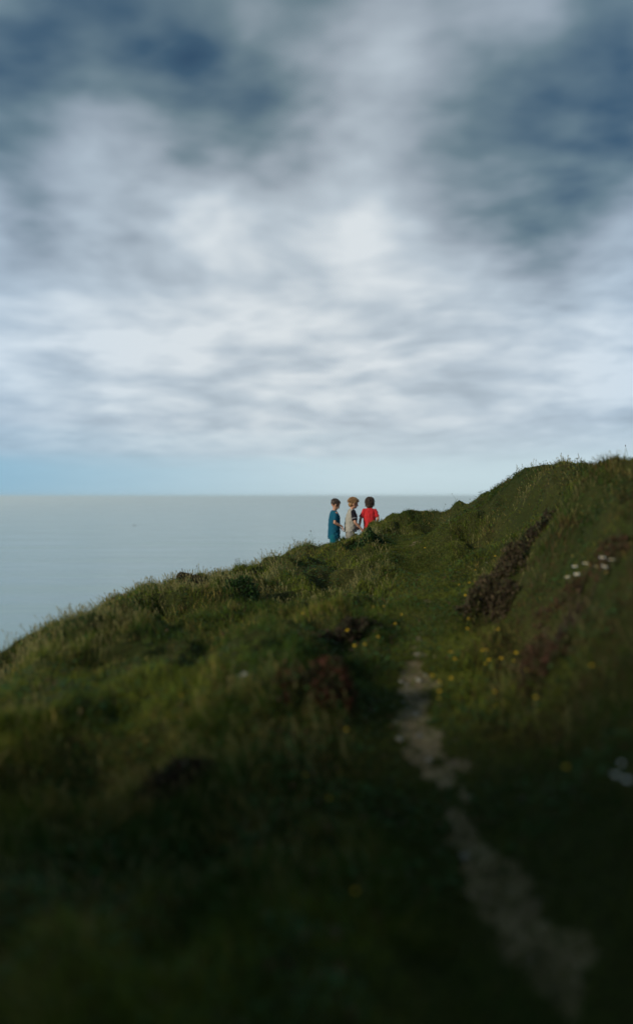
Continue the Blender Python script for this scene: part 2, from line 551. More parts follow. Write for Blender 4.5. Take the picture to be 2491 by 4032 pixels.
def bush_mask(x, y):
    m = np.zeros(x.shape)
    for (bx, by, rx, ry, rt) in BUSH:
        c, s = math.cos(rt), math.sin(rt)
        ux = ((x - bx) * c + (y - by) * s) / rx; uy = (-(x - bx) * s + (y - by) * c) / ry
        m = np.maximum(m, 1 - np.hypot(ux, uy))
    return m


def scatter(n, y0, y1, spread=.40, margin=1.2):
    """random ground points in the wedge in front of the camera and a margin either side"""
    y = RNG.uniform(y0, y1, n * 2)
    w = spread * y + margin
    keep = RNG.random(n * 2) < w / (spread * y1 + margin)
    y = y[keep][:n]; w = w[keep][:n]
    return RNG.uniform(-1, 1, len(y)) * w, y


PAL = {
    'dark':  (.024, .044, .007), 'green': (.068, .122, .014), 'olive': (.135, .165, .018),
    'straw': (.26, .205, .055), 'brown': (.105, .070, .024),
}
PAL = {k: np.array(v) for k, v in PAL.items()}


def blades(name, x, y, hgt, wid, cols, lean=.5, bias=(0, 0), stiff=.35):
    n = len(x)
    z = ground_z(x, y) - .012
    an = RNG.uniform(0, 2 * math.pi, n)
    la = RNG.uniform(0, 2 * math.pi, n)
    lx = np.cos(la) * lean * RNG.random(n) + bias[0]; ly = np.sin(la) * lean * RNG.random(n) + bias[1]
    # tufts lean away from local clump centres
    cn = fbm(x * 4 + 5, y * 4, 1, 41) - .5; cm = fbm(x * 4, y * 4 + 9, 1, 47) - .5
    lx = lx + cn * 1.1; ly = ly + cm * 1.1
    sx = np.cos(an); sy = np.sin(an)
    base = np.stack([x, y, z], 1)
    side_ = np.stack([sx, sy, np.zeros(n)], 1) * (wid / 2)[:, None]
    ln = np.stack([lx, ly, np.zeros(n)], 1)
    up = np.array([0, 0, 1.0])
    m1 = base + (ln * stiff * .5 + up * .5) * hgt[:, None]
    tip = base + (ln * 1.0 + up * (1 - .25 * np.minimum(1, lx ** 2 + ly ** 2))[:, None]) * hgt[:, None]
    vv = np.stack([base - side_, base + side_, m1 + side_ * .8, m1 - side_ * .8, tip], 1).reshape(-1, 3)
    k = np.arange(n) * 5
    quad = np.stack([k, k + 1, k + 2, k + 3], 1)
    tri = np.stack([k + 3, k + 2, k + 4], 1)
    idx = np.concatenate([quad.ravel(), tri.ravel()])
    nper = np.concatenate([np.full(n, 4), np.full(n, 3)])
    me_ = np_mesh(name, vv, idx, nper, cols=np.repeat(cols, 5, 0))
    ob = link(name, me_, mat=gmat)
    return ob


def grass_cols(x, y):
    n = len(x)
    a = fbm(x * .9, y * .7, 3, 51)      # patches
    c = fbm(x * 2.6, y * 2.2, 2, 57)
    pd = path_dist(x, y)
    left = sstep(1.2, -2.2, x - .08 * y)
    col = np.zeros((n, 3))
    r1 = RNG.random(n)
    f_olive = np.clip((a - .40) * 4 + .40 * left, 0, 1)
    f_straw = np.clip((c - .47) * 2.2 + .10 * left * sstep(10, 5, y) - .02, 0, .36)
    f_straw *= sstep(.25, .7, pd)
    right = sstep(.5, 1.8, x - .10 * y)
    col = PAL['dark'] * (1 - f_olive)[:, None] * .5 + PAL['green'] * (1 - f_olive)[:, None] * .5 + PAL['olive'] * f_olive[:, None]
    pick = RNG.random(n) < f_straw
    col[pick] = PAL['straw']
    pick = RNG.random(n) < (.08 + .35 * right * np.clip((c - .4) * 4, 0, 1))
    col[pick] = PAL['brown']
    # withered bracken and heather litter over the right bank below the daisies
    hb = sstep(.17, .26, x / np.maximum(y, 1)) * sstep(9.5, 7.5, y) * sstep(3.5, 5, y)
    pick = RNG.random(n) < hb * np.clip((fbm(x * 2.2, y * 2.2, 2, 83) - .32) * 3, 0, .75)
    col[pick] = np.array((.085, .045, .024))
    pick = RNG.random(n) < .25 * (1 - left)
    col[pick] = PAL['dark']
    col = col * (RNG.uniform(.5, 1.35, n) + .5 * (RNG.random(n) < .06))[:, None]
    col[:, 0] *= RNG.uniform(.85, 1.15, n)
    return col


# ------------------------------------------------------------------ shrubs: (u, v of the middle, half width px, kind, label)
SHRUBS = [
    (2090, 2095, .42, .34, .22, 'dark', "dark brown bramble bush highest on the right hand bank"),
    (2000, 2195, .28, .30, .20, 'brown', "brown bramble bush midway up the right bank, left of the white daisies"),
    (1930, 2370, .34, .30, .24, 'brown', "small brown bramble bush low on the right bank beside the grassy track"),
    (2240, 2425, .50, .34, .20, 'red', "reddish heather bush below the white daisies"),
    (2150, 2590, .26, .22, .16, 'red', "small reddish heather bush behind the yellow flowers on the right"),
    (1270, 2700, .34, .24, .18, 'red2', "dark bush with red leaves just left of the bare dirt path"),
    (700, 3060, .24, .18, .14, 'dark', "low dark bush in the near grass at lower left"),
    (1440, 2130, .42, .24, .12, 'green', "dark green leaf clump standing in for shade in the hollow just below the three children"),  # dark leaves imitate the shade under the overhanging mound
    (965, 2300, .34, .30, .22, 'green', "dark green bush on the left slope under the skyline"),
    (1370, 2470, .34, .25, .18, 'dark', "low dark leaf clump standing in for shade in the mound left of the grassy track"),  # dark leaves put where the hollow is only shaded
    (745, 2275, .26, .22, .15, 'brown', "brown bush breaking the skyline on the left"),
]
pos = []
for (u, v, rx, ry, h, kd, lb) in SHRUBS:
    hp = hit(u, v, h * .5) or (0, 12)
    BUSH.append((hp[0], hp[1], rx, ry, 0.3))
    pos.append(hp)

# ------------------------------------------------------------------ grass layers
def add_grass(name, n, y0, y1, h0, h1, w, lean=.55, short=True, spread=.40, margin=1.2, bias=(-.12, 0)):
    x, y = scatter(n, y0, y1, spread, margin)
    pd = path_dist(x, y)
    bm_ = bush_mask(x, y)
    keep = RNG.random(len(x)) < np.clip(1.0 - 1.5 * np.clip(bm_, 0, 1) * (fbm(x * 6, y * 6, 2, 77) * 1.6), np.where(x > 1.2, .72, .5), 1)
    pmv = path_mask(x, y)
    keep &= RNG.random(len(x)) < np.clip(1 - (pmv + .06) * 7, np.interp(y, [2.6, 3.4, 4.5], [.95, .75, .2]), 1)
    x = x[keep]; y = y[keep]; pd = pd[keep]
    tuft = fbm(x * 1.7, y * 1.5, 2, 61)
    hh = (h0 + (h1 - h0) * RNG.random(len(x)) ** 1.6) * (.55 + .95 * sstep(.35, .65, tuft))
    trod = .30 + .70 * sstep(.12, .62, pd)
    hh *= trod
    far = sstep(8.5, 12, y)
    hh *= 1 - .38 * far
    ww = w * RNG.uniform(.6, 1.3, len(x)) * (.75 + .05 * np.maximum(y, 3))
    return blades(name, x, y, hh, ww, grass_cols(x, y), lean, bias)


gr = add_grass("grass", 900000, 1.0, 22, .035, .125, .0050, lean=1.0)
tag(gr, kind='stuff')
gr['label'] = "rough grass covering the whole hillside"
gr['category'] = 'grass'
gn = add_grass("near_grass", 150000, .8, 5.0, .03, .12, .0036, lean=1.0, spread=.42, margin=1.0)
tag(gn, "dark foreground grass closest to the camera", 'grass', kind='stuff')


def turf_layer(name, n):
    '''short dense grass of the trodden track'''
    y = RNG.uniform(2.0, 19, n * 3)
    cxp = np.interp(y, PATH[:, 1], PATH[:, 0])
    x = cxp + RNG.normal(0, .48, n * 3)
    pmv = path_mask(x, y)
    keep = RNG.random(n * 3) < np.clip(.9 - (pmv + .05) * 8, np.interp(y, [2.6, 3.4, 4.5], [.8, .5, .12]), 1)
    x = x[keep][:n]; y = y[keep][:n]
    c = grass_cols(x, y)
    lift = np.array((.105, .112, .022)) * RNG.uniform(.6, 1.4, len(x))[:, None]
    c = np.where((RNG.random(len(x)) < .55)[:, None], lift, c)
    return blades(name, x, y, RNG.uniform(.014, .045, len(x)), RNG.uniform(.004, .007, len(x)) * (.8 + .05 * y), c, 1.1)


tl_ = turf_layer("track_turf", 260000)
tag(tl_, "short trodden green turf along the track", 'grass', kind='stuff')


def straw_layer(name, n, y0, y1, h0, h1):
    """thin pale flowering stems with a narrow seed head, thickest on the left slope"""
    x, y = scatter(n * 3, y0, y1, .40, 1.0)
    f = fbm(x * .8 + 4, y * .8, 2, 71)
    left = sstep(1.2, -1.2, x - .08 * y)
    keep = (RNG.random(len(x)) < np.clip((f - .42) * 5, 0, 1) * (.25 + .75 * left)) & (path_dist(x, y) > .45)
    x = x[keep][:n]; y = y[keep][:n]
    m = len(x)
    z = ground_z(x, y)
    h = RNG.uniform(h0, h1, m)
    lx = RNG.normal(-.15, .35, m); ly = RNG.normal(0, .3, m)
    w = .0010 + .00010 * y
    base = np.stack([x, y, z], 1); s = np.stack([w, 0 * w, 0 * w], 1)
    up = np.stack([lx * h, ly * h, h], 1)
    q1 = base + up * .8; q2 = base + up * .9 + np.stack([w * 0, w * 0, w * 0], 1); q3 = base + up * 1.06
    vv = np.stack([base - s, base + s, q1 + s * .8, q1 - s * .8, q2 - s * 2.4, q2 + s * 2.4, q3], 1).reshape(-1, 3)
    k = np.arange(m) * 7
    quad = np.stack([k, k + 1, k + 2, k + 3, k + 3, k + 2, k + 5, k + 4], 1)
    tri = np.stack([k + 4, k + 5, k + 6], 1)
    idx = np.concatenate([quad.ravel(), tri.ravel()])
    nper = np.concatenate([np.full(2 * m, 4), np.full(m, 3)])
    c = np.array((.22, .20, .08)) * RNG.uniform(.6, 1.3, m)[:, None]
    me_ = np_mesh(name, vv, idx, nper, cols=np.repeat(c, 7, 0))
    ob = link(name, me_, mat=gmat)
    return ob


st = straw_layer("dry_grass", 9000, 3.0, 15.5, .07, .16)
tag(st, "straw coloured flowering stems among the slope grass", 'dry grass', kind='stuff')


def leaf_layer(name, n, y0, y1):
    """small broad-leaved ground cover between the grass"""
    x, y = scatter(n * 2, y0, y1, .40, .8)
    f = fbm(x * 1.3 + 14, y * 1.3, 2, 81)
    keep = (RNG.random(len(x)) < np.clip((f - .43) * 5, 0, 1)) & (path_mask(x, y) < -.02)
    x = x[keep][:n]; y = y[keep][:n]; m = len(x)
    h = RNG.uniform(.015, .09, m) * (.3 + .7 * sstep(.1, .6, path_dist(x, y)))
    z = ground_z(x, y) + h
    r_ = RNG.uniform(.008, .020, m); a = RNG.uniform(0, 6.28, m)
    u_ = np.stack([np.cos(a), np.sin(a), RNG.normal(0, .3, m)], 1) * r_[:, None]
    w_ = np.stack([-np.sin(a), np.cos(a), RNG.normal(0, .3, m)], 1) * (r_ * .55)[:, None]
    c = np.stack([x, y, z], 1)
    vv = np.stack([c - u_, c - w_, c + u_, c + w_], 1).reshape(-1, 3)
    col = np.array((.035, .085, .022)) * RNG.uniform(.5, 1.6, m)[:, None]
    pk = RNG.random(m) < .12
    col[pk] = np.array((.10, .05, .03)) * RNG.uniform(.6, 1.3, pk.sum())[:, None]
    me_ = np_mesh(name, vv, np.arange(4 * m), 4, cols=np.repeat(col, 4, 0))
    ob = link(name, me_, mat=gmat)
    return ob


lf = leaf_layer("clover", 60000, 1.6, 15)
tag(lf, "small round-leaved clover mixed through the turf", 'clover', kind='stuff')

# distant turf out of the wedge so that the bank is clothed from the side as well
xx = RNG.uniform(-14, 14, 90000); yy = RNG.uniform(-9, 24, 90000)
kp = (np.abs(xx) > .38 * np.maximum(yy, 0) + 1.0)
xx = xx[kp]; yy = yy[kp]
og = blades("outer_grass", xx, yy, RNG.uniform(.08, .24, len(xx)), np.full(len(xx), .012), grass_cols(xx, yy), .5)
tag(og, "sparser grass on the slopes beyond both sides of the view", 'grass', kind='stuff')

# ------------------------------------------------------------------ shrub builder
SC = {
    'dark': [(.030, .026, .014), (.045, .030, .020), (.030, .042, .014)],
    'brown': [(.060, .046, .026), (.045, .042, .018), (.085, .062, .034)],
    'red': [(.075, .036, .022), (.060, .045, .022), (.045, .050, .018)],
    'red2': [(.070, .026, .014), (.040, .034, .014), (.034, .050, .014)],
    'green': [(.022, .055, .014), (.035, .075, .018), (.018, .035, .012)],
}
stem_mat = simple_mat("shrub_stem", (.07, .045, .03), .9)


def shrub(i):
    u, v, rx, ry, h, kd, lb = SHRUBS[i]
    x0, y0 = pos[i]
    z0 = float(ground_z(x0, y0))
    root = empty({'red': 'heather_bush', 'green': 'green_bush'}.get(kd, 'bramble_bush'), (x0, y0, z0))  # clumps standing in for shade in the hollows share these names
    tag(root, lb, 'bush', "low bushes on the hillside")
    m = int(5200 * rx * ry / .2)
    a = RNG.uniform(0, 6.283, m); rr = RNG.random(m) ** .62 * (1 + .25 * np.sin(a * 3 + i) + .15 * np.sin(a * 5 + 2 * i))
    c, s = math.cos(.3), math.sin(.3)
    ux = rr * np.cos(a) * rx; uy = rr * np.sin(a) * ry
    x = x0 + ux * c - uy * s; y = y0 + ux * s + uy * c
    kk = fbm(x * 5, y * 5, 2, 93 + i) > .43 + .25 * (rr - .5)      # ragged gaps
    x = x[kk]; y = y[kk]; rr = rr[kk]; m = len(x)
    lump = fbm(x * 4.5, y * 4.5, 2, 91 + i)
    top = h * np.sqrt(np.clip(1 - rr ** 2.4, .03, 1)) * (.45 + 1.0 * lump)
    z = ground_z(x, y) + top * RNG.random(m) ** .45
    sz = RNG.uniform(.010, .024, m) * (1.1 if kd != 'red' else .8)
    n1_ = RNG.normal(size=(m, 3)); n1_ /= np.linalg.norm(n1_, axis=1)[:, None]
    n2_ = np.cross(n1_, RNG.normal(size=(m, 3))); n2_ /= np.linalg.norm(n2_, axis=1)[:, None]
    cc = np.stack([x - x0, y - y0, z - z0], 1)
    U = n1_ * sz[:, None]; Wd = n2_ * (sz * .55)[:, None]
    vv = np.stack([cc - U, cc - Wd, cc + U, cc + Wd], 1).reshape(-1, 3)
    pal = np.array(SC[kd]); col = pal[RNG.choice(3, m, p=[.45, .3, .25])] * RNG.uniform(.6, 1.5, m)[:, None]
    me_ = np_mesh("foliage", vv, np.arange(4 * m), 4, cols=np.repeat(col, 4, 0))
    link("foliage", me_, root, gmat)
    # woody stems: tapered tubes, arching outwards
    bm = bmesh.new()
    for k in range(26):
        a_ = random.uniform(0, 6.283); q = random.uniform(.05, .6)
        ex, ey = q * math.cos(a_) * rx, q * math.sin(a_) * ry
        ez = float(ground_z(x0 + ex, y0 + ey)) - z0
        p0 = Vector((ex * .5, ey * .5, float(ground_z(x0 + ex * .5, y0 + ey * .5)) - z0 - .02))
        p2 = Vector((ex, ey, ez + h * random.uniform(.5, 1.0)))
        p1 = (p0 + p2) / 2 + Vector((0, 0, h * .15))
        prev = None
        for pt, rad in ((p0, .006), (p1, .0045), (p2, .002)):
            ring = [bm.verts.new(pt + Vector((math.cos(t_) * rad, math.sin(t_) * rad, 0))) for t_ in (0, 2.09, 4.19)]
            if prev:
                for q_ in range(3):
                    bm.faces.new((prev[q_], prev[(q_ + 1) % 3], ring[(q_ + 1) % 3], ring[q_]))
            prev = ring
    me_ = bpy.data.meshes.new("stems"); bm.to_mesh(me_); bm.free()
    link("stems", me_, root, stem_mat)


for i in range(len(SHRUBS)):
    shrub(i)


# ------------------------------------------------------------------ flowers
def tube(bm, pts, rads, n=5):
    prev = None
    for k, (p_, r_) in enumerate(zip(pts, rads)):
        a_ = Vector(pts[min(k + 1, len(pts) - 1)]) - Vector(pts[max(k - 1, 0)])
        q_ = a_.to_track_quat('Z', 'Y')
        ring = [bm.verts.new(Vector(p_) + q_ @ Vector((math.cos(2 * math.pi * j / n) * r_, math.sin(2 * math.pi * j / n) * r_, 0))) for j in range(n)]
        if prev:
            for j in range(n):
                bm.faces.new((prev[j], prev[(j + 1) % n], ring[(j + 1) % n], ring[j]))
        else:
            bm.faces.new(ring[::-1])
        prev = ring
    bm.faces.new(prev)


def finish(bm, name, mat, parent, smooth=True):
    bmesh.ops.recalc_face_normals(bm, faces=bm.faces)
    me_ = bpy.data.meshes.new(name); bm.to_mesh(me_); bm.free()
    if smooth:
        for f_ in me_.polygons: f_.use_smooth = True
    return link(name, me_, parent, mat)


yel = simple_mat("petal_yellow", (.80, .58, .03), .6, trans=.3)
wht = simple_mat("petal_white", (.80, .80, .78), .6, trans=.3)
grn = simple_mat("stalk_green", (.07, .11, .03), .7)
brn = simple_mat("seed_brown", (.075, .05, .03), .9)
eye_y = simple_mat("daisy_eye", (.65, .42, .04), .8)


def petals(bm, n, rin, rout, wid, lift, z, jit=.1):
    for k in range(n):
        a_ = 2 * math.pi * (k + random.uniform(-jit, jit)) / n
        d = Vector((math.cos(a_), math.sin(a_), 0)); s_ = Vector((-d.y, d.x, 0))
        L = rout * random.uniform(.9, 1.08)
        v_ = [d * rin - s_ * wid * .3 + Vector((0, 0, z)), d * rin + s_ * wid * .3 + Vector((0, 0, z)),
              d * (L * .7) + s_ * wid * .5 + Vector((0, 0, z + lift * .8)), d * L + Vector((0, 0, z + lift)),
              d * (L * .7) - s_ * wid * .5 + Vector((0, 0, z + lift * .8))]
        bm.faces.new([bm.verts.new(q) for q in v_])


def make_flower(kind, hgt, size):
    root = empty('yellow_flower' if kind == 'y' else 'white_daisy', (0, 0, 0))
    bm = bmesh.new()
    tube(bm, [(0, 0, -.10), (.006, .004, hgt * .5), (0, 0, hgt - .004)], [.0022, .0018, .0016])
    finish(bm, 'stem', grn, root)
    if kind == 'y':
        bm = bmesh.new()
        petals(bm, 14, .001, size * .5, size * .20, size * .10, hgt)
        petals(bm, 11, .001, size * .36, size * .18, size * .22, hgt + .001)
        petals(bm, 8, .001, size * .2, size * .14, size * .26, hgt + .002)
        finish(bm, 'flower_head', yel, root, False)
        bm = bmesh.new()
        tube(bm, [(0, 0, hgt - .010), (0, 0, hgt - .004), (0, 0, hgt + .0005)], [.002, size * .13, size * .16], 7)
        finish(bm, 'calyx', grn, root)
    else:
        bm = bmesh.new()
        petals(bm, 19, size * .13, size * .5, size * .15, -size * .03, hgt)
        finish(bm, 'petals', wht, root, False)
        bm = bmesh.new()
        bmesh.ops.create_icosphere(bm, subdivisions=2, radius=size * .17, matrix=Matrix.Translation((0, 0, hgt)) @ Matrix.Diagonal((1, 1, .5, 1)))
        finish(bm, 'disc', eye_y, root)
    return root


def copy_tree(o_, label):
    c = o_.copy(); COL.objects.link(c)
    c['label'] = label
    for ch in o_.children:
        d = ch.copy(); COL.objects.link(d); d.parent = c
    return c


protos = {}


def place_flower(u, v, kind, size, h, label, group):
    hp = hit(u, v, h)
    if hp is None: return
    key = (kind, round(size, 3), round(h, 2))
    if key in protos and protos[key]:
        o_ = copy_tree(protos[key], label)
    else:
        o_ = make_flower(kind, h, size); protos[key] = o_
        o_['label'] = label
    o_['category'] = 'flower'; o_['group'] = group
    x, y = hp
    gz = float(ground_z(x, y))
    tl = random.uniform(.12, .4)          # heads tip towards the light and the track
    ta = random.uniform(2.6, 6.8)
    # keep the head where the photo shows it: move the foot opposite to the tilt
    n_ = Vector((math.cos(ta) * math.sin(tl), math.sin(ta) * math.sin(tl), math.cos(tl)))
    if n_.y > 0: n_.y *= -.6; n_.normalize()
    o_.location = Vector((x, y, (HY - v) / FPX * y)) - n_ * h
    o_.rotation_euler = n_.to_track_quat('Z', 'Y').to_euler()


YG = "yellow flowers scattered over the hillside"
yf = [  # proof coordinates, size cm, label
    (1015, 1310, 4, "tiny yellow flower on the grassy track, nearest the saddle"),
    (1183, 1330, 4, "yellow flower highest on the right bank, left of the top bramble bush"),
    (1135, 1363, 3.5, "yellow flower in the short turf right of the track, alone above the bright pair"),
    (1122, 1394, 3.5, "left flower of a close yellow pair on the right edge of the track"),
    (1134, 1391, 3.5, "right flower of a close yellow pair on the right edge of the track"),
    (1097, 1398, 3, "small yellow flower left of the close pair beside the track"),
    (1112, 1424, 4, "yellow flower just below the close pair beside the track"),
    (892, 1452, 3, "leftmost of two tiny yellow flowers on the dark mound left of the track"),
    (917, 1450, 3, "rightmost of two tiny yellow flowers on the dark mound left of the track"),
    (960, 1470, 3, "tiny yellow flower at the left edge of the grassy track"),
    (945, 1492, 3.2, "yellow flower by the left edge of the track, below a tinier one"),
    (830, 1508, 4, "bright yellow flower in the dark hollow of the left mound"),
    (839, 1497, 3, "small orange-yellow flower touching the bright one in the left hollow"),
    (903, 1524, 3.6, "yellow flower right of the dark hollow on the left slope"),
    (847, 1545, 3.2, "left one of two yellow flowers side by side below the left hollow"),
    (871, 1542, 3.2, "right one of two yellow flowers side by side below the left hollow"),
    (1119, 1480, 3.4, "yellow flower at the foot of the small brown bramble bush"),
    (1191, 1506, 3.4, "yellow flower in front of the small brown bramble bush, to its right"),
    (1117, 1504, 3, "small yellow flower under the small brown bramble bush, to its left"),
    (1033, 1618, 4.2, "brightest yellow flower, at the top right edge of the bare dirt path"),
    (1050, 1632, 3.6, "yellow flower just right of the brightest one by the dirt path"),
    (1079, 1624, 3.4, "dull yellow flower second to the right of the brightest one by the dirt path"),
    (1087, 1577, 3.4, "orange-yellow flower above the dirt path's top right edge"),
    (1077, 1560, 2.6, "tiny yellow flower above the orange-yellow one near the dirt path"),
    (1154, 1556, 3, "left flower of the touching pair on top of the right-hand flower patch"),
    (1164, 1555, 3, "right flower of the touching pair on top of the right-hand flower patch"),
    (1169, 1579, 3.2, "upper flower of the slanting pair in the right-hand flower patch"),
    (1160, 1589, 3.2, "lower flower of the slanting pair in the right-hand flower patch"),
    (1199, 1575, 3.4, "yellow flower in the middle of the right-hand flower patch"),
    (1228, 1582, 3.2, "lower right yellow flower of the right-hand flower patch"),
    (1234, 1562, 3.2, "upper right yellow flower of the right-hand flower patch"),
    (1262, 1605, 3.6, "yellow flower just outside the patch, toward the lower right"),
    (1415, 1593, 3.0, "yellow flower farthest right, by the photo's edge"),
    (1183, 1657, 3.0, "dim yellow flower below the right-hand patch"),
    (1281, 1670, 3.2, "yellow flower low on the right, below the patch's outlier"),
    (1184, 1690, 2.4, "faint yellow flower under the dim one below the patch"),
    (1051, 1655, 3.0, "upper flower of a yellow trail down the right side of the dirt path"),
    (1049, 1672, 2.6, "lower flower of a yellow trail down the right side of the dirt path"),
    (828, 1748, 2.6, "lone yellow flower left of the dirt path, below the red-leaved bush"),
    (432, 1665, 2.4, "lone yellow flower far out on the left slope"),
    (787, 1915, 2.4, "yellow flower in the dark foreground left of centre"),
    (850, 2140, 2.4, "nearest yellow flower, lowest in the dark foreground"),
    (1355, 1838, 2.8, "yellow flower in the dark right foreground"),
    (730, 1858, 2.0, "faint yellow flower in the foreground grass, above and left of a brighter one"),
    (723, 1468, 3.0, "tiny yellow flower on the middle of the left slope"),
]
for (u, v, s_, lb) in yf:
    place_flower(u * K, v * K, 'y', round(s_ / 100 * .95, 3), .10 if v < 1500 else .13, lb, YG)
WG = "white daisies in a clump on the right bank"
wf = [
    (2254, 2190, "top left white daisy of the clump on the right bank"),
    (2304, 2217, "left daisy of the merged middle pair in the right bank clump"),
    (2320, 2224, "right daisy of the merged middle pair in the right bank clump"),
    (2262, 2229, "white daisy second from the left, just under the top left one"),
    (2270, 2260, "bottom white daisy of the clump, right of the lowest left one"),
    (2233, 2271, "lowest leftmost white daisy of the clump"),
    (2370, 2194, "top right white daisy of the clump"),
    (2406, 2202, "white daisy farthest right in the clump"),
    (2348, 2231, "left daisy of the lower right pair in the clump"),
    (2380, 2230, "right daisy of the lower right pair in the clump"),
    (2386, 2254, "dim white daisy hanging lowest on the right of the clump"),
]
for (u, v, lb) in wf:
    place_flower(u, v, 'w', .050, .16, lb, WG)
for (u, v, s_, lb) in [(2430, 3056, .030, "left white daisy of three by the lower right edge"), (2474, 3075, .030, "right white daisy of three by the lower right edge"),
                 (2452, 3010, .022, "upper small white daisy of three by the lower right edge"),
                 (962, 2655, .030, "right white daisy of two on the left slope"), (946, 2662, .026, "left white daisy of two on the left slope"),
                 (1915, 2215, .020, "tiny white daisy beside the middle bramble bush"), (2010, 2105, .020, "tiny white daisy against the top bramble bush"),]:
    place_flower(u, v, 'w', s_, .14, lb, "scattered white daisies")


# ------------------------------------------------------------------ seed-headed stalks on the skyline
def make_stalk(h, head, lean):
    root = empty('seed_stalk', (0, 0, 0))
    bm = bmesh.new()
    pts = [(lean * (q ** 2) * h, 0, q * h) for q in (-.1, .25, .5, .75, 1)]
    tube(bm, pts, [.0022, .002, .0018, .0016, .0014], 4)
    finish(bm, 'stem', grn, root)
    bm = bmesh.new()
    x1 = lean * h
    tube(bm, [(x1 * .97, 0, h - .004), (x1, 0, h + head * .2), (x1 * 1.02, 0, h + head * .6), (x1 * 1.04, 0, h + head)], [.002, head * .24, head * .22, .002], 7)
    finish(bm, 'seed_head', brn, root)
    return root


sp = [make_stalk(.26, .030, .25), make_stalk(.34, .036, -.15), make_stalk(.22, .026, .4)]
used = [False] * 3
SG = "seed-headed stalks along the skyline"
stalks = [(1233, 2090, "tall seed-headed stalk standing nearest the blue-shirted child"), (1161, 2116, "tall seed-headed stalk leading the group on the skyline hump"),
          (1174, 2124, 0), (1182, 2127, 0), (1186, 2132, 0), (1196, 2126, 0), (1224, 2118, "stalk beside a tuft just left of the blue-shirted child"), (1231, 2106, 0),
          (1134, 2148, 0), (1153, 2147, 0), (1159, 2150, 0), (1039, 2163, "lone seed-headed stalk above the middle skyline"), (1052, 2180, 0), (1086, 2156, 0), (1006, 2193, 0), (1022, 2196, 0), (1032, 2185, 0),
          (915, 2211, 0), (923, 2208, 0), (938, 2206, 0), (943, 2212, 0), (950, 2209, 0), (990, 2204, 0), (973, 2206, 0),
          (762, 2228, "tall blurred stalk rising from the brown skyline bush"), (730, 2240, 0), (820, 2240, 0), (840, 2234, 0),
          (1795, 1944, "lone seed-headed stalk at the saddle of the skyline"), (1785, 1970, 0), (1743, 1985, 0), (2470, 1755, "tall blurred stalk at the right edge of the skyline")]


def crest(u, d0=8, d1=22):
    ys = np.arange(d0, d1, .03); xs = (u - CX) / FPX * ys
    tt = ground_z(xs, ys) / ys
    k = int(np.argmax(tt)); return float(xs[k]), float(ys[k]), float(tt[k])


ORD = ['first', 'second', 'third', 'fourth', 'fifth', 'sixth', 'seventh', 'eighth', 'ninth', 'tenth', 'eleventh', 'twelfth', 'thirteenth', 'fourteenth']
stalks.sort()
cnt = {}
for k, (u, v, lb) in enumerate(stalks):
    if not lb:
        zone = ("short stalk in the fringe left of the blue-shirted child" if 1000 < u < 1300 else
                "short seed-headed stalk on the far left skyline" if u < 1000 else "short seed-headed stalk on the skyline saddle")
        cnt[zone] = cnt.get(zone, 0) + 1
        lb = ORD[cnt[zone] - 1] + ' from left: ' + zone
    x, y, tt = crest(u)
    gz = float(ground_z(x, y))
    want = (HY - v) / FPX * y - gz           # height of the head above the ground
    want = min(max(want, .12), .55)
    q = 1 if lb and 'tall' in lb else random.choice((0, 2, 0, 1))
    if used[q]: o_ = copy_tree(sp[q], 'x')
    else: o_ = sp[q]; used[q] = True
    o_['label'] = lb; o_['category'] = 'stalk'; o_['group'] = SG
    h0 = (.26, .34, .22)[q] + (.030, .036, .026)[q] * .5
    o_.location = (x, y, gz)
    s_ = want / h0
    o_.scale = (max(.8, min(s_, 1.3)) * 1.25,) * 2 + (s_,)
    o_.rotation_euler = (0, 0, random.choice((0, 0.4, 2.8, 3.3)))
for q in range(3):
    if not used[q]:
        for ch in list(sp[q].children): bpy.data.objects.remove(ch)
        bpy.data.objects.remove(sp[q])

# ------------------------------------------------------------------ stones on the path
stone_mat = simple_mat("pale_stone", (.17, .165, .13), .8, .3, 60)
stones = [(1577, 2688, .028, "left pale stone at the top end of the bare dirt path"), (1648, 2682, .034, "palest flat stone at the top end of the dirt path"), (1675, 2660, .020, "small stone above the top end of the dirt path"),
          (1602, 2700, .022, "small stone below the left top one on the dirt path"), (1587, 2772, .026, "round pale stone halfway down the dirt path"), (1606, 2791, .020, "small stone between the two palest halfway stones"),
          (1638, 2818, .034, "brightest pale stone in the middle of the dirt path"), (1572, 2918, .036, "pale stone on the left of the path's widest part"), (1652, 2906, .034, "pale stone in the middle of the path's widest part"),
          (1645, 2578, .030, "buff stone in the turf just above the dirt path"), (1835, 3385, .026, "pale stone on the nearer stretch of path at its top"), (1690, 3000, .024, "stone at the lower end of the dirt path")]
for (u, v, s_, lb) in stones:
    hp = hit(u, v, .005)
    bm = bmesh.new()
    bmesh.ops.create_icosphere(bm, subdivisions=3, radius=1)
    sx, sy, sz = random.uniform(.9, 1.3), random.uniform(.7, 1), random.uniform(.45, .65)
    ph = random.random() * 20
    for w_ in bm.verts:
        c = w_.co
        d = 1 + .35 * (float(vnoise(c.x * 1.7 + ph, c.y * 1.7 + c.z * 1.1)) - .5) + .12 * (float(vnoise(c.x * 5 + ph, c.z * 5 + c.y * 3)) - .5)
        w_.co = Vector((c.x * sx, c.y * sy, c.z * sz)) * d * s_ * .75
    o_ = finish(bm, 'stone', stone_mat, None)
    o_.location = (hp[0], hp[1], float(ground_z(*hp)) + s_ * .15)
    o_.rotation_euler = (0, 0, random.uniform(0, 6))
    tag(o_, lb, 'stone', "pale stones on the path")


